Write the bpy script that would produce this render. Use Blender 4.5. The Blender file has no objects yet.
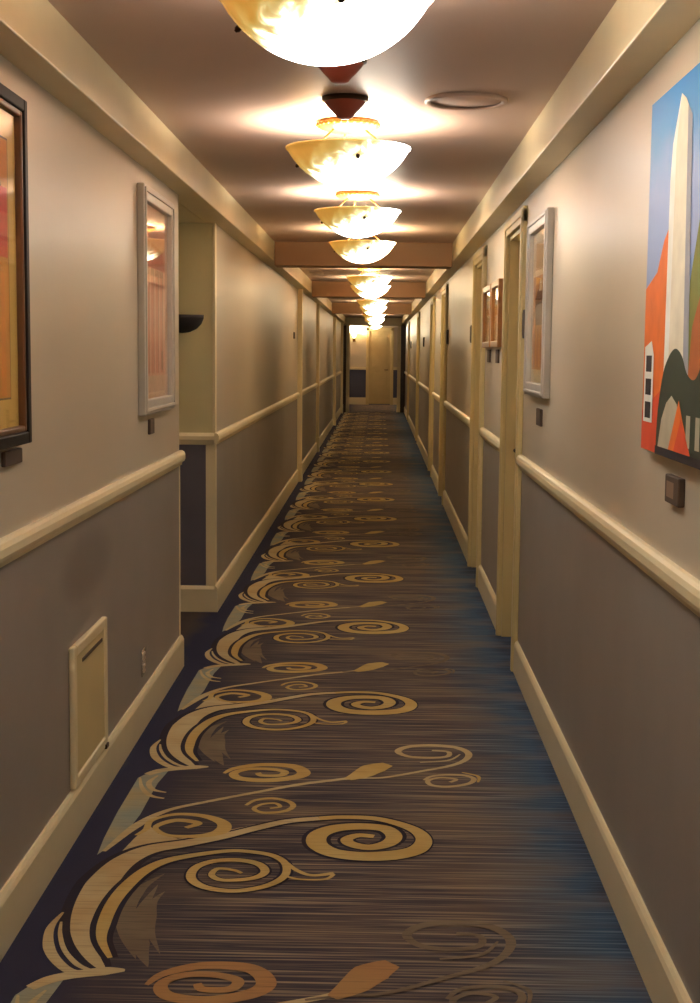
import bpy, bmesh, math, random
from mathutils import Vector, Matrix, noise
random.seed(7)
C = bpy.context.scene.collection
PI = math.pi

# ------------------------------------------------------------------ materials
def lin(c):
    return tuple(((v/255)/12.92 if v/255 <= .04045 else ((v/255+.055)/1.055)**2.4) for v in c) + (1.0,)

def nt(m):
    m.use_nodes = True
    n = m.node_tree.nodes; l = m.node_tree.links
    return n, l, n['Principled BSDF']

def mat(name, rgb, rough=.5, metal=0., var=.06, scale=6., bump=0., bscale=200., spec=.5):
    """painted / solid surface with a little procedural mottling"""
    m = bpy.data.materials.new(name); n, l, b = nt(m)
    b.inputs['Roughness'].default_value = rough; b.inputs['Metallic'].default_value = metal
    b.inputs['Specular IOR Level'].default_value = spec
    tc = n.new('ShaderNodeTexCoord'); nz = n.new('ShaderNodeTexNoise')
    nz.inputs['Scale'].default_value = scale; nz.inputs['Detail'].default_value = 4
    l.new(tc.outputs['Object'], nz.inputs['Vector'])
    mx = n.new('ShaderNodeMix'); mx.data_type = 'RGBA'
    c = lin(rgb); d = tuple(max(0, v*(1-var*2)) for v in c[:3]) + (1,); e = tuple(min(1, v*(1+var*2)) for v in c[:3]) + (1,)
    mx.inputs['A'].default_value = d; mx.inputs['B'].default_value = e
    l.new(nz.outputs['Fac'], mx.inputs['Factor']); l.new(mx.outputs['Result'], b.inputs['Base Color'])
    if bump:
        n2 = n.new('ShaderNodeTexNoise'); n2.inputs['Scale'].default_value = bscale; l.new(tc.outputs['Object'], n2.inputs['Vector'])
        bp = n.new('ShaderNodeBump'); bp.inputs['Strength'].default_value = bump; bp.inputs['Distance'].default_value = .002
        l.new(n2.outputs['Fac'], bp.inputs['Height']); l.new(bp.outputs['Normal'], b.inputs['Normal'])
    return m

def ramp(n, pts):
    r = n.new('ShaderNodeValToRGB'); e = r.color_ramp.elements
    e[0].position, e[0].color = pts[0][0], lin(pts[0][1])
    e[1].position, e[1].color = pts[-1][0], lin(pts[-1][1])
    for p, c in pts[1:-1]:
        x = e.new(p); x.color = lin(c)
    return r

WALL_RGB = (190, 180, 161); WAIN_RGB = (145, 139, 132)
M = {}
M['wall'] = mat('wall_upper_paint', WALL_RGB, .38, var=.035, scale=1.3, bump=.12, bscale=90)
M['wain'] = mat('wall_lower_paint', WAIN_RGB, .42, var=.07, scale=3.0, bump=.15, bscale=90)
M['wain_blue'] = mat('lobby_wainscot_paint', (74, 78, 104), .45)
M['ceil'] = mat('ceiling_paint', (196, 172, 160), .5, var=.03, scale=1.0)
M['beam'] = mat('beam_paint', (178, 140, 104), .5, var=.03)
M['cream'] = mat('cream_gloss_paint', (226, 214, 176), .35, var=.04, scale=5)
M['casing'] = mat('door_casing_paint', (206, 190, 138), .4, var=.04, scale=5)
M['door'] = mat('door_paint', (196, 176, 126), .4)
M['darkwood'] = mat('dark_door_frame', (52, 34, 24), .4, var=.2, scale=15)
M['black'] = mat('black_lacquer', (24, 18, 18), .5, spec=.2)
M['brown'] = mat('brown_plaque', (74, 58, 48), .6, var=.1, scale=30)
M['silver'] = mat('silver_white_wood', (184, 180, 172), .4, var=.05, scale=20)
M['honey'] = mat('honey_wood', (150, 98, 44), .3, var=.15, scale=18)
M['cream_print'] = mat('cream_print', (226, 206, 160), .5)
M['gold_mat'] = mat('gold_mat_board', (212, 180, 96), .5)
M['brass'] = mat('brass', (120, 78, 18), .4, metal=.4, var=.08, scale=20)
M['darkbrass'] = mat('dark_bronze', (60, 40, 24), .4, metal=.6)
M['red_plastic'] = mat('red_brown_plastic', (156, 74, 58), .5)
M['white_metal'] = mat('white_enamel', (214, 196, 170), .4)
M['chrome'] = mat('chrome', (225, 225, 225), .15, metal=.9)
M['darkgrey'] = mat('charcoal_paint', (44, 38, 40), .65)

def glass_mat():
    m = bpy.data.materials.new('picture_glass'); m.use_nodes = True
    n = m.node_tree.nodes; l = m.node_tree.links; n.clear()
    o = n.new('ShaderNodeOutputMaterial'); mx = n.new('ShaderNodeMixShader')
    t = n.new('ShaderNodeBsdfTransparent'); g = n.new('ShaderNodeBsdfGlossy'); g.inputs['Roughness'].default_value = .02
    lw = n.new('ShaderNodeLayerWeight'); lw.inputs['Blend'].default_value = .5
    pw = n.new('ShaderNodeMath'); pw.operation = 'POWER'; l.new(lw.outputs['Facing'], pw.inputs[0]); pw.inputs[1].default_value = 5
    f = n.new('ShaderNodeMath'); f.operation = 'MULTIPLY_ADD'; l.new(pw.outputs[0], f.inputs[0]); f.inputs[1].default_value = .5; f.inputs[2].default_value = .03
    nz = n.new('ShaderNodeTexNoise'); nz.inputs['Scale'].default_value = 3
    bp = n.new('ShaderNodeBump'); bp.inputs['Strength'].default_value = .01; l.new(nz.outputs['Fac'], bp.inputs['Height']); l.new(bp.outputs['Normal'], g.inputs['Normal'])
    l.new(f.outputs[0], mx.inputs['Fac']); l.new(t.outputs[0], mx.inputs[1]); l.new(g.outputs[0], mx.inputs[2]); l.new(mx.outputs[0], o.inputs['Surface'])
    return m
M['glass'] = glass_mat()

def bowl_mat(name='lit_alabaster_glass', white=((255, 252, 246), (255, 251, 240))):
    """lit alabaster glass: white-hot where thin, amber veins and a yellow flank"""
    m = bpy.data.materials.new(name); n, l, b = nt(m)
    b.inputs['Roughness'].default_value = .15
    tc = n.new('ShaderNodeTexCoord'); sp = n.new('ShaderNodeSeparateXYZ'); l.new(tc.outputs['Object'], sp.inputs[0])
    n1 = n.new('ShaderNodeTexNoise'); n1.inputs['Scale'].default_value = 11; n1.inputs['Detail'].default_value = 8; n1.inputs['Distortion'].default_value = 1.6
    l.new(tc.outputs['Object'], n1.inputs['Vector'])
    # amber where high on the bowl and towards one flank, broken up by the veining
    a = n.new('ShaderNodeMath'); a.operation = 'MULTIPLY_ADD'; l.new(sp.outputs['Z'], a.inputs[0]); a.inputs[1].default_value = 5.5; l.new(n1.outputs['Fac'], a.inputs[2])
    c = n.new('ShaderNodeMath'); c.operation = 'MULTIPLY_ADD'; l.new(sp.outputs['X'], c.inputs[0]); c.inputs[1].default_value = -2.4; l.new(a.outputs[0], c.inputs[2])
    r = ramp(n, [(0.0, white[0]), (.52, white[1]), (.62, (250, 236, 180)), (.80, (238, 204, 106)), (1.0, (214, 150, 48))])
    mr = n.new('ShaderNodeMapRange'); mr.inputs['From Min'].default_value = .18; mr.inputs['From Max'].default_value = 1.5
    l.new(c.outputs[0], mr.inputs['Value']); l.new(mr.outputs[0], r.inputs[0])
    st = n.new('ShaderNodeMapRange'); st.inputs['From Min'].default_value = .46; st.inputs['From Max'].default_value = .80
    st.inputs['To Min'].default_value = 1; st.inputs['To Max'].default_value = 0
    l.new(mr.outputs[0], st.inputs['Value'])
    sp_ = n.new('ShaderNodeMath'); sp_.operation = 'POWER'; l.new(st.outputs[0], sp_.inputs[0]); sp_.inputs[1].default_value = 3.5
    st = n.new('ShaderNodeMath'); st.operation = 'MULTIPLY_ADD'; l.new(sp_.outputs[0], st.inputs[0]); st.inputs[1].default_value = BOWL_E; st.inputs[2].default_value = .27
    b.inputs['Base Color'].default_value = lin((230, 200, 140))
    l.new(r.outputs[0], b.inputs['Emission Color']); l.new(st.outputs[0], b.inputs['Emission Strength'])
    return m
BOWL_E = 8.5
BULB_W = 12.5
M['bowl'] = bowl_mat()
M['bowl_warm'] = bowl_mat('lit_warm_alabaster_glass', ((255, 236, 196), (255, 232, 186)))
def emit_mat(name, rgb, s):
    m = bpy.data.materials.new(name); n, l, b = nt(m)
    b.inputs['Base Color'].default_value = lin(rgb); b.inputs['Emission Color'].default_value = lin(rgb); b.inputs['Emission Strength'].default_value = s
    return m
M['sconce_glow'] = emit_mat('lit_sconce_glass', (255, 226, 150), 6)

# walls: lower paint with a soft, darker round patch on the left wall
def add_dark_patch(m, cy, cz, ry, rz):
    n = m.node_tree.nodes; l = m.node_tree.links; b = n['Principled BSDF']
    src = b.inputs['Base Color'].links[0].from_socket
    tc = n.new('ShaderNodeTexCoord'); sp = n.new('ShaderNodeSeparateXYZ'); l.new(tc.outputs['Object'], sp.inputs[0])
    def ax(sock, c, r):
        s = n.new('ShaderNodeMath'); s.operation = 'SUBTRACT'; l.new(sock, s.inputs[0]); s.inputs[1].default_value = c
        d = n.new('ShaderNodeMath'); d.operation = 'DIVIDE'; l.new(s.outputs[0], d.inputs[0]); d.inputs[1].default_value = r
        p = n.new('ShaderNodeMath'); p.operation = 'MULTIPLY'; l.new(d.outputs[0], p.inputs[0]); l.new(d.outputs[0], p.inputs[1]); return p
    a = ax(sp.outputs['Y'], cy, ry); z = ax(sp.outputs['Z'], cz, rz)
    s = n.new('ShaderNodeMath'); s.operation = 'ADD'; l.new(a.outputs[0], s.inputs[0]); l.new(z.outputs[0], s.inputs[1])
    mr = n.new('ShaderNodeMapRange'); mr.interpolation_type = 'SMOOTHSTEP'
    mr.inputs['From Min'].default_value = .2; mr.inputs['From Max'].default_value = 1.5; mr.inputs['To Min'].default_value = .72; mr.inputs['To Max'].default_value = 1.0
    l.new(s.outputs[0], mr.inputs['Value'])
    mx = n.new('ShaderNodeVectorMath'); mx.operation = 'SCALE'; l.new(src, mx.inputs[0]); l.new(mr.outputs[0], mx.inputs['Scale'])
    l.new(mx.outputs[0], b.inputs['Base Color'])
M['wain_patch'] = mat('wall_lower_paint_patch', WAIN_RGB, .42, var=.07, scale=3.0, bump=.15, bscale=90)
add_dark_patch(M['wain_patch'], 4.40, .815, .38, .11)

# ------------------------------------------------------------------ carpet material
def carpet_mat():
    m = bpy.data.materials.new('woven_carpet'); n, l, b = nt(m)
    b.inputs['Roughness'].default_value = .95; b.inputs['Specular IOR Level'].default_value = .1
    tc = n.new('ShaderNodeTexCoord'); sp = n.new('ShaderNodeSeparateXYZ'); l.new(tc.outputs['Object'], sp.inputs[0])
    wob = n.new('ShaderNodeTexNoise'); wob.inputs['Scale'].default_value = 3; l.new(tc.outputs['Object'], wob.inputs['Vector'])
    xx = n.new('ShaderNodeMath'); xx.operation = 'MULTIPLY_ADD'; l.new(wob.outputs['Fac'], xx.inputs[0]); xx.inputs[1].default_value = .22; l.new(sp.outputs['X'], xx.inputs[2])
    mr = n.new('ShaderNodeMapRange'); mr.inputs['From Min'].default_value = -1.15; mr.inputs['From Max'].default_value = .78; l.new(xx.outputs[0], mr.inputs['Value'])
    g = ramp(n, [(0, (80, 70, 66)), (.125, (80, 70, 66)), (.17, (50, 52, 74)), (.25, (54, 53, 72)), (.31, (66, 61, 68)), (.50, (66, 60, 68)), (.80, (76, 68, 72)), (.90, (68, 76, 90)), (.96, (52, 76, 102)), (1, (46, 54, 74))])
    l.new(mr.outputs[0], g.inputs[0])
    # fine weft streaks running across the corridor
    mp = n.new('ShaderNodeMapping'); mp.inputs['Scale'].default_value = (1.8, 95, 1); l.new(tc.outputs['Object'], mp.inputs['Vector'])
    s1 = n.new('ShaderNodeTexNoise'); s1.inputs['Scale'].default_value = 1; s1.inputs['Detail'].default_value = 5; l.new(mp.outputs[0], s1.inputs['Vector'])
    sr = n.new('ShaderNodeMapRange'); sr.inputs['From Min'].default_value = .47; sr.inputs['From Max'].default_value = .68; l.new(s1.outputs['Fac'], sr.inputs['Value'])
    sx = n.new('ShaderNodeMapRange'); sx.inputs['From Min'].default_value = -.72; sx.inputs['From Max'].default_value = -.4; l.new(sp.outputs['X'], sx.inputs['Value'])
    sm = n.new('ShaderNodeMath'); sm.operation = 'MULTIPLY'; l.new(sr.outputs[0], sm.inputs[0]); l.new(sx.outputs[0], sm.inputs[1])
    m1 = n.new('ShaderNodeMix'); m1.data_type = 'RGBA'; l.new(sm.outputs[0], m1.inputs['Factor']); l.new(g.outputs[0], m1.inputs['A'])
    sc = ramp(n, [(0, (146, 128, 106)), (.80, (148, 132, 112)), (.92, (106, 124, 138)), (1, (80, 98, 122))]); l.new(mr.outputs[0], sc.inputs[0]); l.new(sc.outputs[0], m1.inputs['B'])
    # large soft clouds: worn dusty olive against dark
    mp2 = n.new('ShaderNodeMapping'); mp2.inputs['Scale'].default_value = (1.6, 3.6, 1); l.new(tc.outputs['Object'], mp2.inputs['Vector'])
    s2 = n.new('ShaderNodeTexNoise'); s2.inputs['Scale'].default_value = 1; s2.inputs['Detail'].default_value = 3; l.new(mp2.outputs[0], s2.inputs['Vector'])
    r2 = n.new('ShaderNodeMapRange'); r2.inputs['From Min'].default_value = .48; r2.inputs['From Max'].default_value = .75; r2.inputs['To Max'].default_value = .55; l.new(s2.outputs['Fac'], r2.inputs['Value'])
    q = n.new('ShaderNodeMath'); q.operation = 'MULTIPLY'; l.new(r2.outputs[0], q.inputs[0]); l.new(sx.outputs[0], q.inputs[1])
    m2 = n.new('ShaderNodeMix'); m2.data_type = 'RGBA'; l.new(q.outputs[0], m2.inputs['Factor']); l.new(m1.outputs['Result'], m2.inputs['A']); m2.inputs['B'].default_value = lin((136, 116, 92))
    l.new(m2.outputs['Result'], b.inputs['Base Color'])
    # pile
    nz = n.new('ShaderNodeTexNoise'); nz.inputs['Scale'].default_value = 420; l.new(tc.outputs['Object'], nz.inputs['Vector'])
    bp = n.new('ShaderNodeBump'); bp.inputs['Strength'].default_value = .4; bp.inputs['Distance'].default_value = .003; l.new(nz.outputs['Fac'], bp.inputs['Height']); l.new(bp.outputs['Normal'], b.inputs['Normal'])
    return m
def yarn(name, rgb, rgb2, alpha=1.):
    """coloured yarn of the scroll pattern, mottled and thinned by the dark weft"""
    m = bpy.data.materials.new(name); n, l, b = nt(m)
    b.inputs['Roughness'].default_value = .95; b.inputs['Specular IOR Level'].default_value = .1
    tc = n.new('ShaderNodeTexCoord')
    a = n.new('ShaderNodeTexNoise'); a.inputs['Scale'].default_value = 5; a.inputs['Detail'].default_value = 3; l.new(tc.outputs['Object'], a.inputs['Vector'])
    r = ramp(n, [(.35, rgb), (.68, rgb2)]); l.new(a.outputs['Fac'], r.inputs[0])
    mp = n.new('ShaderNodeMapping'); mp.inputs['Scale'].default_value = (6, 150, 1); l.new(tc.outputs['Object'], mp.inputs['Vector'])
    s = n.new('ShaderNodeTexNoise'); s.inputs['Scale'].default_value = 1; s.inputs['Detail'].default_value = 3; l.new(mp.outputs[0], s.inputs['Vector'])
    mr = n.new('ShaderNodeMapRange'); mr.inputs['From Min'].default_value = .52; mr.inputs['From Max'].default_value = .72
    mr.inputs['To Min'].default_value = 1 - alpha; mr.inputs['To Max'].default_value = min(1, 1 - alpha + .38); l.new(s.outputs['Fac'], mr.inputs['Value'])
    mx = n.new('ShaderNodeMix'); mx.data_type = 'RGBA'; l.new(mr.outputs[0], mx.inputs['Factor']); l.new(r.outputs[0], mx.inputs['A']); mx.inputs['B'].default_value = lin((66, 56, 54))
    l.new(mx.outputs['Result'], b.inputs['Base Color'])
    return m
CARPET = [carpet_mat(),
          yarn('gold_yarn', (190, 166, 108), (182, 152, 90)),
          yarn('tan_yarn', (190, 174, 134), (182, 158, 114)),
          yarn('rust_yarn', (160, 120, 82), (164, 128, 84)),
          yarn('grey_blue_yarn', (138, 148, 138), (166, 154, 120)),
          yarn('olive_yarn', (146, 130, 106), (128, 112, 92), .65),
          yarn('navy_yarn', (46, 44, 58), (54, 46, 50))]
GO, TA, RU, GB, OL, NA = 1, 2, 3, 4, 5, 6

# ------------------------------------------------------------------ mesh helpers
def box(bm, x0, x1, y0, y1, z0, z1, mi=0, bev=0., seg=2):
    v = [bm.verts.new((x, y, z)) for x in (min(x0, x1), max(x0, x1)) for y in (min(y0, y1), max(y0, y1)) for z in (min(z0, z1), max(z0, z1))]
    fs = [bm.faces.new([v[i] for i in f]) for f in ((0, 1, 3, 2), (4, 6, 7, 5), (0, 4, 5, 1), (2, 3, 7, 6), (0, 2, 6, 4), (1, 5, 7, 3))]
    for f in fs: f.material_index = mi
    if bev:
        ed = set(e for f in fs for e in f.edges)
        r = bmesh.ops.bevel(bm, geom=list(ed), offset=bev, segments=seg, affect='EDGES', profile=.5)
        for f in r['faces']: f.material_index = mi
def prism(bm, prof, a, b, axis='y', mi=0):
    """closed profile [(p,z)...] swept along y (p is x) or along x (p is y)"""
    def P(p, z, t): return (p, t, z) if axis == 'y' else (t, p, z)
    va = [bm.verts.new(P(p, z, a)) for p, z in prof]; vb = [bm.verts.new(P(p, z, b)) for p, z in prof]
    k = len(prof); fs = [bm.faces.new(va), bm.faces.new(vb[::-1])]
    for i in range(k): fs.append(bm.faces.new((va[i], vb[i], vb[(i+1) % k], va[(i+1) % k])))
    for f in fs: f.material_index = mi
def lathe(bm, prof, seg=40, mi=0, c=(0, 0, 0)):
    rings = []
    for r, z in prof:
        if r < 1e-6: rings.append([bm.verts.new((c[0], c[1], c[2]+z))])
        else: rings.append([bm.verts.new((c[0]+r*math.cos(2*PI*i/seg), c[1]+r*math.sin(2*PI*i/seg), c[2]+z)) for i in range(seg)])
    for a, b in zip(rings, rings[1:]):
        for i in range(seg):
            j = (i+1) % seg
            q = [a[i % len(a)], a[j % len(a)], b[j % len(b)], b[i % len(b)]]
            u = []
            for v in q:
                if v not in u: u.append(v)
            if len(u) > 2:
                f = bm.faces.new(u); f.material_index = mi; f.smooth = True
def tube(bm, p, q, r, seg=10, mi=0):
    p, q = Vector(p), Vector(q); d = (q-p).normalized(); a = d.orthogonal().normalized(); b = d.cross(a)
    A = [bm.verts.new(p + r*(a*math.cos(2*PI*i/seg)+b*math.sin(2*PI*i/seg))) for i in range(seg)]
    B = [bm.verts.new(q + r*(a*math.cos(2*PI*i/seg)+b*math.sin(2*PI*i/seg))) for i in range(seg)]
    for i in range(seg):
        f = bm.faces.new((A[i], A[(i+1) % seg], B[(i+1) % seg], B[i])); f.smooth = True; f.material_index = mi
    bm.faces.new(A[::-1]).material_index = mi; bm.faces.new(B).material_index = mi
def obj(name, bm, mats, parent=None, loc=None):
    bmesh.ops.recalc_face_normals(bm, faces=bm.faces)
    me = bpy.data.meshes.new(name); bm.to_mesh(me); bm.free()
    for m in (mats if isinstance(mats, (list, tuple)) else [mats]): me.materials.append(m)
    o = bpy.data.objects.new(name, me); C.objects.link(o)
    if parent: o.parent = parent
    if loc: o.location = loc
    return o
def struct(name, bm, mats, parent=None):
    o = obj(name, bm, mats, parent)
    if not parent: o['kind'] = 'structure'
    return o
def tag(o, label, cat, group=None):
    o['label'] = label; o['category'] = cat
    if group: o['group'] = group
    return o
def thing(name, label, cat, loc=(0, 0, 0), group=None, rz=0):
    o = bpy.data.objects.new(name, None); C.objects.link(o); o.location = loc; o.rotation_euler = (0, 0, rz); o.empty_display_size = .1
    return tag(o, label, cat, group)
def dup(root, loc, label, group=None):
    def cp(o, par):
        c = o.copy(); C.objects.link(c); c.parent = par
        for ch in o.children: cp(ch, c)
        return c
    r = cp(root, None); r.location = loc; r['label'] = label
    if group: r['group'] = group
    return r
N = bmesh.new

# ------------------------------------------------------------------ dimensions (metres; camera stands at the origin, 1.5 up)
XL, XR = -.93, .674
SL, SR = -.834, .572          # inner faces of the soffits
ZS, ZC = 2.213, 2.365         # soffit underside, ceiling
RT, RB = 1.034, .966          # chair rail top, bottom
BH = .152                     # baseboard height
Y0, Y1 = -3.2, 35.0           # corridor ends
A0, A1 = 6.44, 7.85           # alcove on the left
YB = 40.0                     # far lobby wall
LX0, LX1 = -2.6, 2.4
T = .12

# ------------------------------------------------------------------ floor with the scroll carpet
ST = {
 'A':[(-0.656,3.205),(-0.694,3.271),(-0.732,3.369),(-0.758,3.493),(-0.767,3.626),(-0.76,3.771),(-0.732,3.912),(-0.672,4.013),(-0.574,4.069),(-0.462,4.14),(-0.369,4.215),(-0.276,4.283),(-0.174,4.316),(-0.097,4.332),(0.003,4.325),(0.083,4.277),(0.139,4.21),(0.158,4.13),(0.135,4.052),(0.079,4.007),(0.004,3.987),(-0.071,3.992),(-0.132,4.022),(-0.171,4.088),(-0.168,4.168),(-0.12,4.225),(-0.044,4.247),(0.035,4.232),(0.066,4.165),(0.047,4.099),(-0.008,4.062),(-0.063,4.085),(-0.08,4.128),(-0.046,4.165),(0.004,4.158)],
 'B':[(-0.647,3.263),(-0.688,3.365),(-0.703,3.47),(-0.705,3.604),(-0.689,3.73),(-0.656,3.847),(-0.604,3.926),(-0.517,3.979),(-0.427,4.012),(-0.351,4.003),(-0.292,3.973),(-0.255,3.91),(-0.253,3.817),(-0.302,3.74),(-0.385,3.703),(-0.469,3.725),(-0.517,3.79),(-0.514,3.874),(-0.465,3.927),(-0.392,3.936),(-0.333,3.906),(-0.311,3.847),(-0.342,3.798),(-0.422,3.779),(-0.461,3.815),(-0.449,3.866),(-0.401,3.856),(-0.377,3.834)],
 'T':[(-0.288,3.969),(-0.261,3.934),(-0.22,3.865),(-0.174,3.828),(-0.111,3.846)],
 'T2':[(-0.248,3.817),(-0.206,3.796),(-0.135,3.8),(-0.111,3.839)],
 'C':[(-0.826,3.536),(-0.836,3.432),(-0.813,3.32),(-0.77,3.234),(-0.719,3.181),(-0.657,3.189)],
 'C2':[(-0.817,3.474),(-0.802,3.396),(-0.769,3.302),(-0.721,3.225),(-0.682,3.193)],
 'D':[(-0.804,3.095),(-0.769,3.138),(-0.722,3.165),(-0.645,3.19),(-0.598,3.197)],
 'F':[(-0.807,3.99),(-0.748,4.222),(-0.672,4.369),(-0.549,4.467),(-0.401,4.569),(-0.256,4.664),(-0.118,4.728),(-0.048,4.766)],
 'G':[(-0.09,4.729),(-0.041,4.79),(0.001,4.863),(0.052,4.915)],
 'H':[(-0.735,4.131),(-0.713,4.187),(-0.708,4.271),(-0.637,4.332),(-0.544,4.317),(-0.478,4.254),(-0.476,4.18),(-0.53,4.136),(-0.626,4.131),(-0.677,4.179),(-0.681,4.225),(-0.628,4.275),(-0.557,4.25),(-0.59,4.206)],
 'I':[(-0.376,2.982),(-0.483,3.011),(-0.533,3.086),(-0.508,3.168),(-0.445,3.214),(-0.362,3.22),(-0.275,3.178),(-0.243,3.111),(-0.251,3.036)],
 'I2':[(-0.533,4.776),(-0.5,4.837),(-0.41,4.885),(-0.297,4.875),(-0.25,4.802),(-0.279,4.742),(-0.377,4.703),(-0.471,4.721),(-0.498,4.778),(-0.459,4.827),(-0.388,4.837),(-0.321,4.81),(-0.332,4.763),(-0.396,4.759),(-0.413,4.788)],
 'J':[(-0.422,4.432),(-0.396,4.485),(-0.341,4.508),(-0.285,4.48),(-0.265,4.43),(-0.292,4.379),(-0.356,4.361),(-0.392,4.398),(-0.37,4.445),(-0.327,4.457),(-0.308,4.423),(-0.34,4.406)],
 'K':[(-0.153,4.715),(-0.048,4.743),(0.041,4.759),(0.178,4.842),(0.286,4.915),(0.342,4.993),(0.355,5.077),(0.31,5.147),(0.215,5.169),(0.13,5.144),(0.091,5.082),(0.128,5.019),(0.209,5.005),(0.274,5.027),(0.28,5.086),(0.22,5.102)],
 'K3':[(0.17,4.946),(0.275,4.976),(0.324,5.056)],
 'L':[(0.178,4.732),(0.208,4.78),(0.266,4.8),(0.33,4.792),(0.355,4.753),(0.331,4.7),(0.259,4.663),(0.204,4.677),(0.192,4.727),(0.236,4.764),(0.292,4.749),(0.269,4.714)],
 'L2':[(0.318,4.832),(0.372,4.788),(0.367,4.719)],
 'P':[(-0.582,3.259),(-0.633,3.404),(-0.659,3.577),(-0.645,3.717),(-0.597,3.824)],
 'P2':[(-0.527,3.29),(-0.577,3.437),(-0.598,3.6),(-0.577,3.692)],
 'E':[(-0.83,4.714),(-0.794,4.797),(-0.73,4.849),(-0.751,4.661),(-0.754,4.508),(-0.756,4.326),(-0.775,4.112),(-0.822,3.964),(-0.83,4.109),(-0.834,4.342)],
 'M':[(0.19,3.988),(0.274,4.101),(0.301,4.236),(0.25,4.347),(0.154,4.401)],
 'U':[(-0.738,3.88),(-0.763,3.771),(-0.767,3.91),(-0.735,4.114),(-0.707,4.224),(-0.67,4.153),(-0.601,4.111),(-0.494,4.17),(-0.39,4.239),(-0.444,4.146),(-0.557,4.061),(-0.669,3.997)],
 'Q':[(-0.823,4.714),(-0.797,4.603),(-0.755,4.519),(-0.703,4.49)],
 'Q2':[(-0.764,4.74),(-0.782,4.659),(-0.756,4.583),(-0.706,4.553)],
 'W':[(-0.714,4.814),(-0.585,4.647),(-0.541,4.573),(-0.64,4.421)],
 'P3':[(-0.545,3.216),(-0.587,3.345),(-0.619,3.532),(-0.604,3.741)],
 'N':[(-0.162,3.015),(-0.107,3.076),(-0.037,3.089),(0.033,3.072)],

}
def smooth(pts, n=9):
    out = []
    P = [pts[0]] + list(pts) + [pts[-1]]
    for i in range(1, len(P)-2):
        a, b, c, d = [Vector(P[j]) for j in (i-1, i, i+1, i+2)]
        for k in range(n):
            t = k/n
            out.append(.5*((2*b) + (-a+c)*t + (2*a-5*b+4*c-d)*t*t + (-a+3*b-3*c+d)*t**3))
    out.append(Vector(P[-2])); return out
def ribbon(bm, pts, widths, z, mi, dy):
    s = smooth([(x, y, 0) for x, y in pts]); k = len(s)
    L = []; R = []
    for i, p in enumerate(s):
        t = (s[min(i+1, k-1)] - s[max(i-1, 0)])
        t = t.normalized() if t.length > 1e-9 else Vector((1, 0, 0))
        nn = Vector((-t.y, t.x, 0)); u = i/(k-1)*(len(widths)-1); j = min(int(u), len(widths)-2); w = widths[j] + (widths[j+1]-widths[j])*(u-j)
        L.append(bm.verts.new((p.x+nn.x*w/2, p.y+nn.y*w/2+dy, z))); R.append(bm.verts.new((p.x-nn.x*w/2, p.y-nn.y*w/2+dy, z)))
    for i in range(k-1):
        try:
            f = bm.faces.new((L[i], R[i], R[i+1], L[i+1])); f.material_index = mi
        except ValueError: pass
bm = N()
nx, ny = 4, 44
gx = [LX0, XL-.05, XR+T, LX1]
for i in range(3):
    for y0_, y1_ in ((Y0, Y1), (Y1, YB)):
        if i != 1 and y0_ < Y1: continue
        bm.faces.new([bm.verts.new(p) for p in ((gx[i], y0_, 0), (gx[i+1], y0_, 0), (gx[i+1], y1_, 0), (gx[i], y1_, 0))])
bm.faces.new([bm.verts.new(p) for p in ((-2.0, A0-.01, 0), (XL-.05, A0-.01, 0), (XL-.05, A1+.01, 0), (-2.0, A1+.01, 0))])
PER = 1.655
# (stroke, colour, widths along it, layer)
PLAN = [('Q', TA, [.006, .016, .02, .01], 3), ('Q2', TA, [.006, .02, .02, .008], 3), ('P', OL, [.0, .05, .04, .0], 1), ('P3', OL, [.0, .05, .04, .0], 1), ('P2', OL, [.0, .04, .0], 2), 
        ('A', NA, [.05, .13, .15, .09, .06, .06, .06, .06, .09, .09, .09, .09, .07, .06, .04], 2),
        ('A', TA, [.018, .07, .092, .065, .04, .034], 3), ('B', NA, [.04, .07, .07, .06, .045, .04, .04, .04, .04, .04, .04, .04, .03, .02, .012], 3.5),
        ('A2', GO, [.034, .036, .05, .075, .065, .062, .055, .05, .04, .03], 3),
        ('B', GO, [.012, .036, .042, .036, .026, .024, .024, .026, .028, .028, .028, .026, .022, .018, .012], 4),
        ('T', GO, [.012, .016, .016, .02], 4), ('T2', GO, [.01, .012, .012], 4),
        ('C', TA, [.006, .022, .03, .028, .026, .02], 3), ('C2', TA, [.006, .012, .014, .016, .012], 3),
        ('D', TA, [.03, .04, .04, .045, .012], 3), ('F', TA, [.012, .035, .022, .02, .02, .024, .022, .03], 4),
        ('G', GO, [.03, .08, .1, .05], 5), ('H', GO, [.012, .022, .02, .026, .04, .05, .03, .02, .018, .03, .03, .02], 5),
        ('I2', GO, [.012, .034, .045, .05, .045, .04, .03, .03, .03, .03, .02], 4),
        ('J', GO, [.012, .02, .02, .02, .016, .016, .012], 4),
        ('K', TA, [.01, .016, .018, .022, .028, .034, .03, .024, .022, .02, .016], 4), ('K3', TA, [.01, .014, .006], 4),
        ('L', TA, [.012, .02, .02, .02, .016, .014], 5), ('L2', GO, [.008, .014, .008], 4)]
ST['A2'] = ST['A'][12:]; ST['A0'] = ST['A']; 
full_A = ST['A']
for k in range(-2, 20):
    dy = k*PER
    if 4.2 + dy > Y1 - .3: break
    e = [bm.verts.new((x, y+dy, .0006)) for x, y in ST['E']]
    f = bm.faces.new(e); f.material_index = GB
    e = [bm.verts.new((x, y+dy, .0012)) for x, y in ST['U']]
    f = bm.faces.new(e); f.material_index = TA if k > -1 else OL
    for q_, (s, c, w, lay) in enumerate(PLAN):
        pts = ST[s]
        if s == 'A' and c == TA: pts = full_A[:13]
        if s in ('K', 'K3', 'L', 'L2') and k != 0: c = OL
        if s in ('G', 'I2') and k == -1: c = RU
        ribbon(bm, pts, w, .0014 + .00001*(lay*24 + q_), c, dy)
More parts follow.
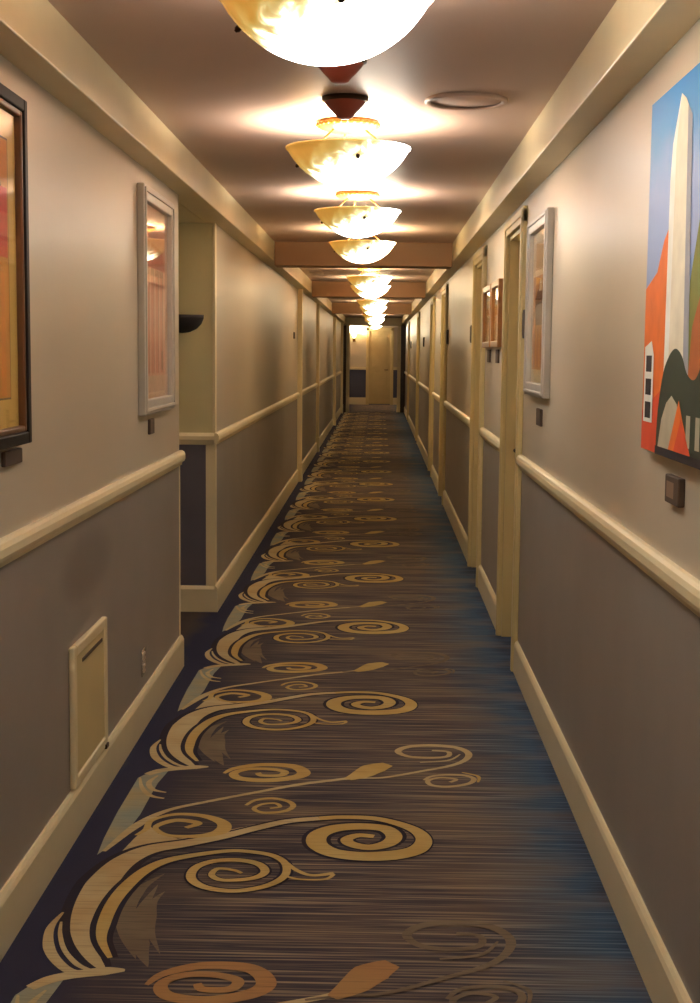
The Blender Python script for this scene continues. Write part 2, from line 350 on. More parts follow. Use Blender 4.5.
bmesh.ops.triangulate(bm, faces=[f for f in bm.faces if len(f.verts) > 4])
me = bpy.data.meshes.new('floor'); 
for f in bm.faces:
    if f.normal.z < 0: f.normal_flip()
    f.normal_update()
    if f.normal.z < 0: f.normal_flip()
bm.to_mesh(me); bm.free()
for m in CARPET: me.materials.append(m)
fl = bpy.data.objects.new('floor', me); C.objects.link(fl); fl['kind'] = 'structure'

# ------------------------------------------------------------------ ceiling, soffits and cross beams
bm = N()
box(bm, LX0, LX1, Y0, YB, ZC, ZC+.1)
struct('ceiling', bm, M['ceil'])
bm = N(); box(bm, XL-.05, SL, Y0, Y1, ZS, ZC, bev=.004); box(bm, -2.0, XL-.05, A0, A1, ZS, ZC); struct('trim_1', bm, M['cream'])
bm = N(); box(bm, SR, XR+.05, Y0, Y1, ZS, ZC, bev=.004); struct('trim_2', bm, M['cream'])
for i, (y, d) in enumerate(((11.05, .3), (17.2, .35), (24.6, .35))):
    bm = N(); box(bm, SL, SR, y, y+d, ZS-.035, ZC, bev=.004); struct('trim_%d' % (3+i), bm, M['beam'])

# ------------------------------------------------------------------ walls (upper paint above the rail, wainscot colour below)
def wall_seg(bm, xa, xb, y0, y1, top=ZC, low=1):
    box(bm, xa, xb, y0, y1, 0, 1.0, low); box(bm, xa, xb, y0, y1, 1.0, top, 0)
bm = N()
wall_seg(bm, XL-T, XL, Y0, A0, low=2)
wall_seg(bm, XL-T, XL, A1, Y1)
struct('wall_left', bm, [M['wall'], M['wain'], M['wain_patch']])
bm = N()
wall_seg(bm, -2.1, XL-T, A0-T, A0); wall_seg(bm, -2.1, XL-T, A1, A1+T); wall_seg(bm, -2.05, XL, A1-.004, A1); wall_seg(bm, -2.1, -2.0, A0, A1)
struct('wall_alcove', bm, [mat('alcove_upper_paint', (214, 206, 160), .4, var=.03), mat('alcove_lower_paint', (104, 100, 112), .45)])
DOORS = [(6.50, 7.27), (8.86, 9.66), (13.70, 14.50), (16.80, 17.60), (22.9, 23.7), (30.2, 31.0)]
DH = 2.10
bm = N(); y = Y0
for a, b in DOORS:
    wall_seg(bm, XR, XR+T, y, a); box(bm, XR, XR+T, a, b, DH, ZC, 0); y = b
wall_seg(bm, XR, XR+T, y, Y1)
struct('wall_right', bm, [M['wall'], M['wain']])
bm = N(); box(bm, XL-T, XR+T, Y0-.1, Y0, 0, ZC); struct('wall_rear', bm, M['wall'])
# lobby
bm = N()
wall_seg(bm, LX0, XL-T, Y1-T, Y1); wall_seg(bm, XR+T, LX1, Y1-T, Y1)
wall_seg(bm, LX0-T, LX0, Y1, YB); wall_seg(bm, LX1, LX1+T, Y1, YB); wall_seg(bm, LX0-T, LX1+T, YB, YB+T)
struct('wall_far', bm, [M['wall'], M['wain_blue']])

# ------------------------------------------------------------------ baseboards and chair rails
def base_prof(x, s): return [(x, 0), (x+s*.018, 0), (x+s*.018, BH-.02), (x+s*.013, BH-.008), (x+s*.006, BH), (x, BH)]
def rail_prof(x, s):
    h = RT-RB; return [(x, RB), (x+s*.010, RB), (x+s*.012, RB+.012), (x+s*.022, RB+.018), (x+s*.027, RB+.03), (x+s*.027, RT-.018), (x+s*.022, RT-.006), (x+s*.012, RT), (x, RT)]
CW = .075   # door casing width
bm = N()
prism(bm, base_prof(XL, 1), Y0, A0+.018); prism(bm, base_prof(XL, 1), A1-.018, Y1)
prism(bm, [(A1, 0), (A1-.018, 0), (A1-.018, BH-.02), (A1-.006, BH), (A1, BH)], -2.0, XL, axis='x')
struct('baseboard_left', bm, M['cream'])
bm = N()
prism(bm, rail_prof(XL, 1), Y0, A0+.02); prism(bm, rail_prof(XL, 1), A1-.027, Y1)
prism(bm, [(A1, RB), (A1-.012, RB), (A1-.027, RB+.03), (A1-.027, RT-.018), (A1-.012, RT), (A1, RT)], -2.0, XL, axis='x')
struct('trim_6', bm, M['cream'])
segs = []; y = Y0
for a, b in DOORS: segs.append((y, a-CW)); y = b+CW
segs.append((y, Y1))
bm = N()
for a, b in segs: prism(bm, base_prof(XR, -1), a, b)
struct('baseboard_right', bm, M['cream'])
bm = N()
for a, b in segs: prism(bm, rail_prof(XR, -1), a, b)
struct('trim_7', bm, M['cream'])
# corner beads and vertical pilaster strips on the left
bm = N()
box(bm, XL-.004, XL+.004, A0-.012, A0+.004, BH, RB, bev=.002); 
box(bm, XL-.05, XL+.005, A1-.008, A1-.002, BH, RB, bev=.002); box(bm, XL-.012, XL+.005, A1-.008, A1-.002, RT, ZS, bev=.002); box(bm, XL-.001, XL+.005, A1-.006, A1+.06, BH, ZS, bev=.002)
struct('trim_8', bm, M['cream'])
for i, (yy, d, w) in enumerate(((15.9, .052, .14), (20.7, .045, .12), (28.3, .06, .14), (34.0, .06, .12))):
    bm = N(); box(bm, XL, XL+d, yy, yy+w, .22, ZS, bev=.004); box(bm, XL, XL+d+.008, yy-.01, yy+w+.01, 0, .22, bev=.006)
    struct('trim_%d' % (9+i), bm, M['cream'])
# ------------------------------------------------------------------ doors along the right wall
for i, (a, b) in enumerate(DOORS):
    bm = N(); xa = XR+.085
    box(bm, xa, xa+.035, a+.02, b-.02, .008, DH-.02)
    for z0, z1 in ((.2, .95), (1.1, 1.95)):
        box(bm, xa-.006, xa+.001, a+.14, b-.14, z0, z1, bev=.004)
    d = struct('door_%d' % (i+1), bm, M['door'])
    bm = N()
    for c in (a, b):                                           # jamb linings
        s = 1 if c == a else -1
        box(bm, XR-.001, XR+T, c, c+s*.02, 0, DH)
    box(bm, XR-.001, XR+T, a, b, DH-.02, DH)
    for c0, c1 in ((a-CW, a+.004), (b-.004, b+CW)):
        box(bm, XR-.022, XR, c0, c1, 0, DH+.06, bev=.004); box(bm, XR-.028, XR-.02, c0+.012, c1-.03, 0, DH+.05, bev=.003)
    box(bm, XR-.022, XR, a-CW, b+CW, DH, DH+.075, bev=.004); box(bm, XR-.028, XR-.02, a-CW+.01, b+CW-.01, DH+.03, DH+.062, bev=.003)
    obj('door_frame', bm, M['casing'], d)
    bm = N(); tube(bm, (xa, b-.09, 1.0), (xa-.045, b-.09, 1.0), .009); tube(bm, (xa-.045, b-.09, 1.0), (xa-.045, b-.2, 1.0), .009); box(bm, xa-.006, xa, b-.12, b-.06, .92, 1.08, bev=.003)
    obj('handle', bm, M['darkbrass'], d)

# far opening: dark frame, header and lobby joinery
bm = N()
box(bm, XL, XL+.115, Y1-.1, Y1+.05, 0, ZS, bev=.004); box(bm, XR-.115, XR, Y1-.1, Y1+.05, 0, ZS, bev=.004)
struct('trim_13', bm, M['darkwood'])
bm = N(); box(bm, XL, XR, Y1-.1, Y1+.05, ZS-.05, ZC, bev=.004); struct('trim_14', bm, M['cream'])
bm = N(); box(bm, XL+.115, XL+.2, Y1+.0, Y1+.05, 0, ZS-.05, bev=.004); box(bm, XR-.2, XR-.115, Y1, Y1+.05, 0, ZS-.05, bev=.004); struct('trim_15', bm, M['cream'])
FD0, FD1 = -.27, .34
bm = N(); box(bm, LX0, FD0-.09, YB-.02, YB, 0, .2, bev=.004); box(bm, FD1+.09, LX1, YB-.02, YB, 0, .2, bev=.004); struct('baseboard_far', bm, M['cream'])
bm = N(); box(bm, LX0, FD0-.09, YB-.03, YB, 1.0, 1.08, bev=.006); box(bm, FD1+.09, LX1, YB-.03, YB, 1.0, 1.08, bev=.006); struct('trim_16', bm, M['cream'])
bm = N(); box(bm, FD0, FD1, YB-.02, YB, .02, 2.12)
for z0, z1 in ((.2, .95), (1.1, 1.95)): box(bm, FD0+.1, FD1-.1, YB-.026, YB-.019, z0, z1, bev=.004)
d = struct('door_7', bm, M['door'])
bm = N(); box(bm, FD0-.09, FD0, YB-.035, YB, 0, 2.2, bev=.005); box(bm, FD1, FD1+.09, YB-.035, YB, 0, 2.2, bev=.005); box(bm, FD0-.09, FD1+.09, YB-.035, YB, 2.12, 2.21, bev=.005)
obj('door_frame', bm, M['casing'], d)
bm = N(); tube(bm, (FD1-.07, YB-.02, 1.0), (FD1-.07, YB-.07, 1.0), .012); tube(bm, (FD1-.07, YB-.07, 1.0), (FD1-.17, YB-.07, 1.0), .01); obj('handle', bm, M['darkbrass'], d)

# ------------------------------------------------------------------ ceiling lamps
def make_lamp(label):
    t = thing('ceiling_lamp', label, 'ceiling lamp', (0, 0, ZC), 'alabaster bowl lamps down the corridor ceiling')
    bm = N(); lathe(bm, [(0, 0), (.112, 0), (.118, -.006), (.118, -.018), (.108, -.026), (.085, -.034), (.04, -.038), (0, -.038)])
    for i in range(28):
        a = 2*PI*i/28; lathe(bm, [(0, -.009), (.006, -.005), (.008, 0), (.006, .005), (0, .009)], 8, 0, (.116*math.cos(a), .116*math.sin(a), -.014))
    obj('canopy', bm, M['brass'], t)
    for k in range(3):
        a = 2*PI*k/3 + PI/2 + .2
        bm = N(); tube(bm, (.065*math.cos(a), .065*math.sin(a), -.03), (.19*math.cos(a), .19*math.sin(a), -.135), .0035); obj('rod', bm, M['brass'], t)
    bm = N()
    RR, r0 = .262, .230
    cap = lambda r: RR - math.sqrt(RR*RR - r*r)
    out = [(r0*k/14, -.243 + cap(r0*k/14)) for k in range(15)] + [(.236, -.243+cap(r0)+.003), (.237, -.243+cap(r0)+.009), (.232, -.243+cap(r0)+.010)]
    inn = [((r0-.006)*k/12, -.236 + cap((r0-.006)*k/12)) for k in range(12, -1, -1)]
    lathe(bm, out+inn, 56)
    for v in bm.verts: v.co.z += .243
    bw = obj('bowl', bm, M['bowl'], t, (0, 0, -.243))
    for k in range(3):
        a = 2*PI*k/3 + PI/2 + .2 + PI/3
        bm = N(); c = Vector((.2*math.cos(a), .2*math.sin(a), .262-math.sqrt(.262**2-.04))); nrm = Vector((math.cos(a), math.sin(a), -.85)).normalized()
        tube(bm, c-nrm*.004, c+nrm*.012, .0075); tube(bm, c+nrm*.011, c+nrm*.016, .0045); obj('clip_knob', bm, M['darkbrass'], bw)
    L = bpy.data.lights.new('bulb', 'POINT'); L.energy = BULB_W; L.color = (1, .94, .83); L.shadow_soft_size = .07
    b = bpy.data.objects.new('bulb', L); C.objects.link(b); b.parent = t; b.location = (0, 0, -.158)
    return t
LAMPX = -.125
LY = [(3.08, 'nearest and largest alabaster bowl ceiling lamp, above the entrance to the corridor'),
      (5.33, 'second alabaster bowl ceiling lamp from the camera, hung just past the red cone detector'),
      (7.66, 'third alabaster bowl ceiling lamp from the camera, above the left alcove'),
      (9.85, 'fourth alabaster bowl ceiling lamp, hung just before the first cross beam'),
      (14.3, 'fifth alabaster bowl ceiling lamp, first one beyond the first cross beam'),
      (16.2, 'sixth alabaster bowl ceiling lamp, close in front of the second cross beam'),
      (20.8, 'seventh alabaster bowl ceiling lamp, first one beyond the second cross beam'),
      (23.6, 'eighth alabaster bowl ceiling lamp, close in front of the third cross beam'),
      (28.2, 'ninth alabaster bowl ceiling lamp, between the third beam and the dark doorway'),
      (32.0, 'tenth alabaster bowl ceiling lamp, last before the dark doorway'),
      (37.4, 'farthest alabaster bowl ceiling lamp, in the lobby beyond the dark doorway'),
      (.78, 'alabaster bowl ceiling lamp right over the camera'), (-1.5, 'alabaster bowl ceiling lamp behind the camera')]
lamp0 = None
WARM = bpy.data.lights.new('warm_bulb', 'POINT'); WARM.energy = BULB_W; WARM.color = (1, .84, .58); WARM.shadow_soft_size = .07
for y, lab in LY:
    if lamp0 is None: lamp0 = make_lamp(lab); lamp0.location = (LAMPX, y, ZC)
    else:
        d = dup(lamp0, (LAMPX + (.02 if y > 10 else 0), y, ZC), lab)
        if y > 9:
            for ch in d.children:
                if ch.name.startswith('bowl'): ch.material_slots[0].link = 'OBJECT'; ch.material_slots[0].material = M['bowl_warm']
                if ch.type == 'LIGHT': ch.data = WARM

# ------------------------------------------------------------------ things on the ceiling
def cone(y, label):
    t = thing('smoke_detector', label, 'smoke detector', (-.125, y, ZC), 'red cone detectors between the lamps')
    bm = N(); lathe(bm, [(0, 0), (.08, 0), (.08, -.012), (.072, -.016), (0, -.016)], 32); obj('base_ring', bm, M['darkbrass'], t)
    bm = N(); lathe(bm, [(.072, -.014), (.066, -.024), (.05, -.042), (.034, -.058), (.026, -.068), (.018, -.072), (0, -.073)], 32)
    obj('cone_cover', bm, M['red_plastic'], t)
    return t
cone(4.83, 'red brown cone detector on the ceiling just before the second lamp')
cone(4.2, 'red brown cone detector mostly hidden behind the nearest lamp bowl')
t = thing('ceiling_speaker', 'shallow round cream disc flush on the ceiling, right of the cone detectors', 'ceiling speaker', (.29, 4.86, ZC))
bm = N(); lathe(bm, [(0, -.004), (.125, -.004), (.128, -.002), (.128, 0), (0, 0)], 48); obj('cover_plate', bm, M['ceil'], t)
bm = N(); lathe(bm, [(.120, 0), (.142, 0), (.142, -.010), (.138, -.013), (.124, -.013), (.120, -.008)], 48); obj('rim', bm, M['ceil'], t)

# ------------------------------------------------------------------ pictures
def poly(bm, pts, x, mi):
    f = bm.faces.new([bm.verts.new((x, y, z)) for y, z in pts]); f.material_index = mi
def rect(bm, y0, y1, z0, z1, x, mi): poly(bm, [(y0, z0), (y1, z0), (y1, z1), (y0, z1)], x, mi)
def frame_bars(bm, x0, x1, y0, y1, z0, z1, w, bev=.004):
    box(bm, x0, x1, y0, y0+w, z0, z1, bev=bev); box(bm, x0, x1, y1-w, y1, z0, z1, bev=bev)
    box(bm, x0, x1, y0+w, y1-w, z0, z0+w, bev=bev); box(bm, x0, x1, y0+w, y1-w, z1-w, z1, bev=bev)
def art(name, rgb, rough=.6): return mat(name, rgb, rough, var=.12, scale=14)

# left, near: black frame, gold mat, red and orange print
s = 1
t = thing('framed_picture', 'black framed red and gold print at the near end of the left wall', 'picture', (XL, 0, 0))
bm = N(); frame_bars(bm, 0, .035, 2.80, 3.685, 1.25, 2.145, .032); obj('frame', bm, M['black'], t)
bm = N(); frame_bars(bm, .004, .03, 2.832, 3.653, 1.282, 2.113, .016); obj('inner_frame', bm, mat('brown_inner_moulding', (104, 66, 36), .35, var=.15, scale=20), t)
bm = N(); box(bm, .002, .012, 2.848, 3.637, 1.298, 2.097, 0)
rect(bm, 2.93, 3.565, 1.37, 2.03, .0125, 5); rect(bm, 2.935, 3.56, 1.375, 2.025, .013, 1)
rect(bm, 2.95, 3.55, 1.73, 1.905, .0135, 2); rect(bm, 2.95, 3.55, 1.92, 2.02, .0135, 3)
for k in range(6):
    yy = 3.52-k*.1; poly(bm, [(yy-.05, 1.38), (yy, 1.38), (yy-.006, 1.68), (yy-.035, 1.70)], .0138, 4 if k % 2 else 3)
poly(bm, [(3.2, 1.905), (3.5, 1.905), (3.42, 1.96), (3.3, 1.98)], .0138, 4)
obj('print', bm, [M['gold_mat'], art('ochre_paint', (206, 140, 52)), art('red_paint', (200, 20, 24)), art('orange_paint', (214, 132, 44)), art('brown_paint', (134, 74, 40)), M['brown']], t)
bm = N(); box(bm, .018, .0195, 2.848, 3.637, 1.298, 2.097); obj('glass_pane', bm, M['glass'], t)

for o in t.children:
    for v in o.data.vertices: v.co.y *= .965; v.co.z = 1.5+(v.co.z-1.5)*.965
# left, far: silver frame, pink columns
t = thing('framed_picture', 'silver white framed pink columned print beside the left alcove', 'picture', (XL, 0, 0))
ya, yb, za, zb = 5.336, 6.10, 1.246, 2.135
bm = N(); frame_bars(bm, 0, .03, ya, yb, za, zb, .06, .005); frame_bars(bm, .028, .036, ya+.012, yb-.012, za+.012, zb-.012, .016, .003); obj('frame', bm, M['silver'], t)
bm = N(); box(bm, .002, .008, ya+.055, yb-.055, za+.055, zb-.055, 0)
rect(bm, ya+.12, yb-.12, za+.15, zb-.12, .0085, 1)
for k in range(4):
    y = ya+.16+k*.115; rect(bm, y, y+.06, za+.16, 1.80, .0088, 2); rect(bm, y+.06, y+.072, za+.16, 1.80, .009, 3); box(bm, .0085, .0092, y-.012, y+.082, 1.80, 1.83, 3)
poly(bm, [(ya+.13, 1.83), (yb-.13, 1.83), (yb-.2, 1.91), (ya+.3, 1.93)], .009, 2); rect(bm, yb-.24, yb-.19, za+.17, za+.25, .0094, 3)
obj('print', bm, [art('blush_mat', (216, 178, 150)), art('pale_pink_paint', (222, 160, 136)), art('salmon_paint', (206, 118, 98)), art('brick_paint', (150, 84, 72))], t)
bm = N(); box(bm, .013, .0145, ya+.055, yb-.055, za+.055, zb-.055); obj('glass_pane', bm, M['glass'], t)

# right, far: pale frame, amber print
t = thing('framed_picture', 'pale silver framed amber print beside the nearest right door', 'picture', (XR, 0, 0))
ya, yb, za, zb = 5.44, 6.12, 1.325, 2.065
bm = N(); frame_bars(bm, -.03, 0, ya, yb, za, zb, .055, .005); frame_bars(bm, -.036, -.028, ya+.01, yb-.01, za+.01, zb-.01, .014, .003); obj('frame', bm, M['silver'], t)
bm = N(); box(bm, -.008, -.002, ya+.05, yb-.05, za+.05, zb-.05, 0)
rect(bm, ya+.09, yb-.09, za+.11, zb-.24, -.0085, 1); rect(bm, ya+.09, yb-.09, zb-.215, zb-.1, -.0085, 4)
rect(bm, ya+.09, yb-.09, zb-.24, zb-.215, -.0087, 3)
poly(bm, [(ya+.2, 1.62), (yb-.2, 1.62), (yb-.16, 1.72), (yb-.26, 1.77), (ya+.24, 1.76), (ya+.16, 1.70)], -.0088, 2)
for k in range(4):
    y = ya+.13+k*.12; rect(bm, y, y+.05, za+.12, 1.61, -.0088, 5)
poly(bm, [(ya+.28, 1.76), (yb-.3, 1.76), (yb-.33, 1.81), (ya+.31, 1.81)], -.009, 3)
obj('print', bm, [M['cream_print'], art('amber_paint', (200, 134, 52)), art('umber_paint', (110, 66, 36)), art('ivory_paint', (236, 214, 164)), art('sand_paint', (206, 176, 128)), art('rust_paint', (166, 90, 40))], t)
bm = N(); box(bm, -.0145, -.013, ya+.05, yb-.05, za+.05, zb-.05); obj('glass_pane', bm, M['glass'], t)

# the pair of small honey wood pictures between two right-hand doors
for (ya, yb, lab, labp) in ((7.565, 8.06, 'small honey wood framed picture, the nearer of a pair between two right doors', 'small dark title plaque under the nearer honey framed picture'),
                      (8.12, 8.70, 'small honey wood framed picture, the farther of a pair between two right doors', 'small dark title plaque under the farther honey framed picture')):
    t = thing('framed_picture', lab, 'picture', (XR, 0, 0), 'pair of small honey framed pictures')
    za, zb = 1.535, 1.905
    bm = N(); frame_bars(bm, -.03, 0, ya, yb, za, zb, .035, .004); obj('frame', bm, M['honey'], t)
    bm = N(); box(bm, -.01, -.002, ya+.03, yb-.03, za+.03, zb-.03, 0)
    rect(bm, ya+.08, yb-.08, za+.07, zb-.14, -.0105, 1); rect(bm, ya+.08, yb-.08, zb-.13, zb-.07, -.0105, 2)
    rect(bm, ya+.16, ya+.24, za+.08, zb-.16, -.0108, 2)
    obj('print', bm, [art('straw_mat', (220, 186, 120)), art('honey_paint', (206, 146, 70)), art('pale_sky_paint', (226, 214, 184))], t)
    bm = N(); box(bm, -.0165, -.015, ya+.03, yb-.03, za+.03, zb-.03); obj('glass_pane', bm, M['glass'], t)
    yc = (ya+yb)/2
    bm = N(); box(bm, XR-.012, XR, yc-.07, yc+.07, 1.447, 1.523, bev=.003); tag(obj('title_sign', bm, M['brown']), labp, 'plaque', 'title plaques under the pictures')

# right, near: unframed cityscape painting
def sky_paint():
    m = bpy.data.materials.new('painted_sky'); n, l, b = nt(m); b.inputs['Roughness'].default_value = .5
    tc = n.new('ShaderNodeTexCoord'); sp = n.new('ShaderNodeSeparateXYZ'); l.new(tc.outputs['Object'], sp.inputs[0])
    nz = n.new('ShaderNodeTexNoise'); nz.inputs['Scale'].default_value = 7; l.new(tc.outputs['Object'], nz.inputs['Vector'])
    a = n.new('ShaderNodeMath'); a.operation = 'MULTIPLY_ADD'; l.new(nz.outputs['Fac'], a.inputs[0]); a.inputs[1].default_value = .12; l.new(sp.outputs['Z'], a.inputs[2])
    mr = n.new('ShaderNodeMapRange'); mr.inputs['From Min'].default_value = 1.72; mr.inputs['From Max'].default_value = 2.18; l.new(a.outputs[0], mr.inputs['Value'])
    r = ramp(n, [(0, (126, 152, 204)), (.45, (136, 162, 210)), (.75, (60, 146, 206)), (1, (14, 134, 206))]); l.new(mr.outputs[0], r.inputs[0]); l.new(r.outputs[0], b.inputs['Base Color'])
    return m
t = thing('canvas_picture', 'unframed cityscape canvas with white tower and orange building at the near right', 'painting', (XR, 0, 0))
bm = N(); yl, yr, zb, zt = 3.54, 2.56, 1.262, 2.122
box(bm, -.028, 0, yr, yl, zb, zt, bev=.003); obj('canvas', bm, M['cream_print'], t)
bm = N(); X = -.0285
def layer(k): return X - .0004*k
rect(bm, yr+.003, yl-.004, zb+.003, zt-.003, layer(0), 0)
poly(bm, [(yl-.004, 1.265), (3.27, 1.265), (3.27, 1.80), (3.33, 1.77), (3.40, 1.70), (yl-.004, 1.665)], layer(1), 1)
poly(bm, [(yl-.004, 1.265), (3.27, 1.265), (3.30, 1.42), (yl-.004, 1.36)], layer(2), 2)
poly(bm, [(yr+.003, 1.45), (3.06, 1.40), (3.04, 1.66), (2.95, 1.82), (2.8, 1.90), (yr+.003, 1.93)], layer(1), 3)
poly(bm, [(3.285, 1.40), (3.235, 1.40), (3.225, 1.97), (3.185, 2.085), (3.262, 1.985), (3.28, 1.9)], layer(3), 4)
poly(bm, [(3.235, 1.40), (3.075, 1.40), (3.115, 2.05), (3.135, 2.065), (3.185, 2.085), (3.225, 1.97)], layer(3), 5)
poly(bm, [(3.075, 1.40), (3.02, 1.40), (3.07, 2.02), (3.115, 2.05)], layer(3), 6)
poly(bm, [(yr+.003, 1.38), (3.04, 1.38), (3.0, 1.56), (2.9, 1.66), (yr+.003, 1.64)], layer(4), 7)
dome = [(3.345, 1.266), (3.335, 1.36), (3.29, 1.45), (3.23, 1.495), (3.16, 1.515), (3.09, 1.50), (3.03, 1.46), (2.95, 1.45), (2.85, 1.50), (2.7, 1.46), (yr+.003, 1.40), (yr+.003, 1.266)]
dm = [(v.x, v.y) for v in smooth([(a, b, 0) for a, b in dome[:-2]], 6)] + dome[-2:]
poly(bm, dm, layer(5), 8)
poly(bm, [(3.32, 1.282), (3.285, 1.35), (3.235, 1.39), (3.18, 1.408), (3.12, 1.39), (3.10, 1.36), (3.16, 1.29), (3.17, 1.282)], layer(6), 9)
poly(bm, [(3.20, 1.282), (3.10, 1.40), (3.06, 1.36), (2.97, 1.282)], layer(7), 1); poly(bm, [(3.14, 1.282), (3.07, 1.36), (2.97, 1.282)], layer(8), 2)
poly(bm, [(yr+.003, 1.264), (3.345, 1.264), (3.345, 1.284), (yr+.003, 1.284)], layer(9), 10)
poly(bm, [(3.51, 1.335), (3.40, 1.335), (3.40, 1.50), (3.43, 1.535), (3.51, 1.52)], layer(6), 4)
for k in range(3): rect(bm, 3.42, 3.49, 1.345+k*.057, 1.385+k*.057, layer(7), 10)
for k in range(5): rect(bm, yr+.06+k*.09, yr+.10+k*.09, 1.30, 1.37, layer(7), 9)
obj('painted_scene', bm, [sky_paint(), art('painted_orange', (226, 112, 34)), art('painted_red', (216, 76, 40)), art('painted_olive', (120, 128, 52)), art('painted_white', (236, 240, 226)),
    art('painted_cream', (220, 216, 194)), art('painted_shadow_blue', (150, 156, 166)), art('painted_rust', (168, 92, 34)), art('painted_dark_green', (44, 56, 40)), art('painted_grey', (176, 172, 150)), art('painted_black', (34, 26, 34))], t)

for o in t.children:
    for v in o.data.vertices: v.co.y *= .958; v.co.z = 1.5+(v.co.z-1.5)*.958
# plaques
def plaque(x, s, y0, y1, z0, z1, label, name='title_sign', cat='plaque', group='title plaques under the pictures', m='brown', th=.012):
    bm = N(); box(bm, x, x+s*th, y0, y1, z0, z1, bev=.003); return tag(obj(name, bm, M[m]), label, cat, group)
t = thing('title_sign', 'brown wall plaque with pale inset under the cityscape canvas', 'plaque', (XR, 0, 0), 'title plaques under the pictures')
bm = N(); box(bm, -.016, 0, 3.015, 3.155, 1.168, 1.232, bev=.003); obj('plate', bm, M['brown'], t)
bm = N(); rect(bm, 3.06, 3.135, 1.182, 1.218, -.0165, 0); obj('inset_label', bm, mat('tan_card', (130, 104, 84), .5), t)
plaque(XR, -1, 5.66, 5.80, 1.205, 1.275, 'dark title plaque under the pale framed amber print')
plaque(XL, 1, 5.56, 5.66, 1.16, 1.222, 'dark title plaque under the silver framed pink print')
plaque(XL, 1, 3.38, 3.545, 1.208, 1.246, 'thin brown plate under the black framed red print')  # low brown plate just below the frame's bottom edge

# room signs beside the doors
for (y, z0, z1, lab) in ((6.275, 1.57, 1.70, 'dark room sign at the near edge of the nearest right door'),
                         (9.92, 1.575, 1.70, 'dark room sign just past the second right door'),
                         (13.42, 1.585, 1.725, 'dark room sign just before the third right door'),
                         (14.72, 1.585, 1.725, 'dark room sign on the narrow wall past the third right door'),
                         (20.5, 1.59, 1.73, 'dark room sign between the fourth and fifth right doors'),
                         (28.5, 1.59, 1.73, 'farthest dark room sign, before the last right door')):
    t = thing('room_sign', lab, 'sign', (XR, y, 0), 'room signs beside the right doors')
    bm = N(); box(bm, -.018, 0, 0, .10, z0, z1, bev=.004); obj('plate', bm, M['darkgrey'], t)
    bm = N(); box(bm, -.021, -.017, .012, .088, z0+.012, z1-.012, bev=.002); obj('raised_panel', bm, M['brown'], t)
plaque(XL, 1, 15.1, 15.2, 1.64, 1.71, 'small dark room sign on the left wall before the first pilaster', 'room_sign', 'sign', None, 'darkgrey')

# ------------------------------------------------------------------ access panel, outlet, dark wall uplight, far sconce
t = thing('access_panel', 'cream access panel low on the left wall above the baseboard', 'access panel', (XL, 0, 0))
bm = N(); ya, yb, za, zb = 4.09, 4.60, .155, .60
frame_bars(bm, 0, .02, ya, yb, za, zb, .035, .006); obj('panel_frame', bm, M['cream'], t)
bm = N(); box(bm, 0, .014, ya+.036, yb-.036, za+.036, zb-.036, bev=.003); d = obj('panel_door', bm, M['casing'], t)
bm = N(); box(bm, .0125, .0165, 4.22, 4.53, .528, .54, bev=.001); obj('finger_slot', bm, M['brown'], d)
bm = N(); box(bm, 0, .026, yb-.06, yb-.02, za-.002, za+.014, bev=.003); obj('latch', bm, M['darkbrass'], t)

t = thing('wall_outlet', 'small chrome wall outlet on the left wall beyond the access panel', 'outlet', (XL, 0, 0))
bm = N(); box(bm, 0, .007, 5.36, 5.44, .205, .315, bev=.003); obj('cover_plate', bm, M['chrome'], t)
for z in (.235, .285):
    bm = N(); box(bm, .006, .011, 5.382, 5.418, z-.016, z+.016, bev=.004); s_ = obj('socket', bm, M['white_metal'], t)
    bm = N()
    for dy in (-.006, .006): box(bm, .0105, .0115, 5.40+dy-.0012, 5.40+dy+.0012, z-.004, z+.008)
    obj('slot', bm, M['darkgrey'], s_)

t = thing('wall_uplight', 'unlit dark half bowl uplight on the alcove wall', 'wall light', (-1.115, A1, 1.70))
bm = N(); seg = 24; prof = [(.125, 0), (.124, -.02), (.112, -.05), (.085, -.078), (.045, -.096), (.0, -.102)]
rows = [[bm.verts.new((r*math.cos(PI*i/seg), -r*math.sin(PI*i/seg)*.85, z)) for i in range(seg+1)] for r, z in prof[:-1]]
tip = bm.verts.new((0, 0, -.102))
for a, b in zip(rows, rows[1:]):
    for i in range(seg): bm.faces.new((a[i], a[i+1], b[i+1], b[i])).smooth = True
for i in range(seg): bm.faces.new((rows[-1][i], rows[-1][i+1], tip)).smooth = True
bm.faces.new(rows[0])
obj('half_bowl', bm, M['darkgrey'], t)
bm = N(); box(bm, -.05, .05, -.012, 0, -.085, -.005, bev=.003); obj('back_plate', bm, M['black'], t)

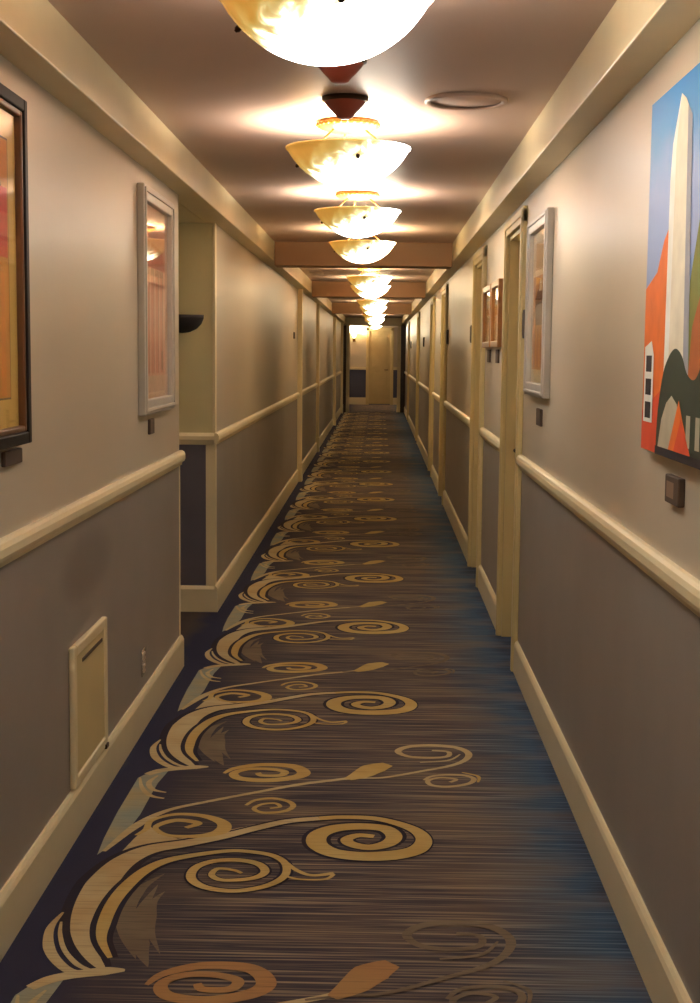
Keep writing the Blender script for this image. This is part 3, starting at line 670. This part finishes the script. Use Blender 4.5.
t = thing('wall_sconce', 'glowing wall sconce on the far lobby wall left of the far door', 'wall light', (-.71, YB, 2.0))
bm = N(); lathe(bm, [(0, -.1), (.03, -.095), (.055, -.04), (.075, .03), (.095, .1), (.09, .1), (.05, -.03), (0, -.09)], 28, 0, (0, -.13, 0)); obj('shade', bm, M['sconce_glow'], t)
bm = N(); tube(bm, (0, 0, -.12), (0, -.13, -.12), .012); tube(bm, (0, -.13, -.12), (0, -.13, -.09), .014); obj('arm', bm, M['brass'], t)
bm = N(); box(bm, -.04, .04, -.014, 0, -.2, -.04, bev=.006); obj('back_plate', bm, M['brass'], t)
L = bpy.data.lights.new('bulb', 'POINT'); L.energy = 55; L.color = (1, .84, .58); L.shadow_soft_size = .04
b = bpy.data.objects.new('bulb', L); C.objects.link(b); b.parent = t; b.location = (0, -.13, .13)

# ------------------------------------------------------------------ world and camera
w = bpy.data.worlds.new('world'); bpy.context.scene.world = w; w.use_nodes = True
w.node_tree.nodes['Background'].inputs[0].default_value = (.02, .018, .016, 1); w.node_tree.nodes['Background'].inputs[1].default_value = 1

F, PIT, YAW, ROL = 1379.4, .107857, -.0195818, -.0100196
def rot(v):
    x, y, z = v
    c, s = math.cos(YAW), math.sin(YAW); x, z = c*x-s*z, s*x+c*z
    c, s = math.cos(PIT), math.sin(PIT); y, z = c*y+s*z, -s*y+c*z
    c, s = math.cos(ROL), math.sin(ROL); x, y = c*x-s*y, s*x+c*y
    return (x, y, z)
cols = [rot(e) for e in ((1, 0, 0), (0, 1, 0), (0, 0, 1))]       # images of right, up, forward
ax = [Vector((cols[0][i], cols[2][i], cols[1][i])) for i in range(3)]   # camera right, up, forward in world x, y, z
mw = Matrix(((ax[0].x, ax[1].x, -ax[2].x, 0), (ax[0].y, ax[1].y, -ax[2].y, 0), (ax[0].z, ax[1].z, -ax[2].z, 1.5), (0, 0, 0, 1)))
cd = bpy.data.cameras.new('camera'); cam = bpy.data.objects.new('camera', cd); C.objects.link(cam); cam.matrix_world = mw
cd.sensor_fit = 'VERTICAL'; cd.sensor_height = 36; cd.lens = F/1003*36; cd.clip_start = .05; cd.clip_end = 200
sc = bpy.context.scene; sc.camera = cam
sc.view_settings.view_transform = 'Standard'; sc.view_settings.look = 'None'; sc.view_settings.exposure = 1.13; sc.view_settings.gamma = 1
sc.view_settings.use_curve_mapping = False
sc.cycles.use_denoising = True
sc.cycles.max_bounces = 10; sc.cycles.diffuse_bounces = 6; sc.cycles.sample_clamp_indirect = 6
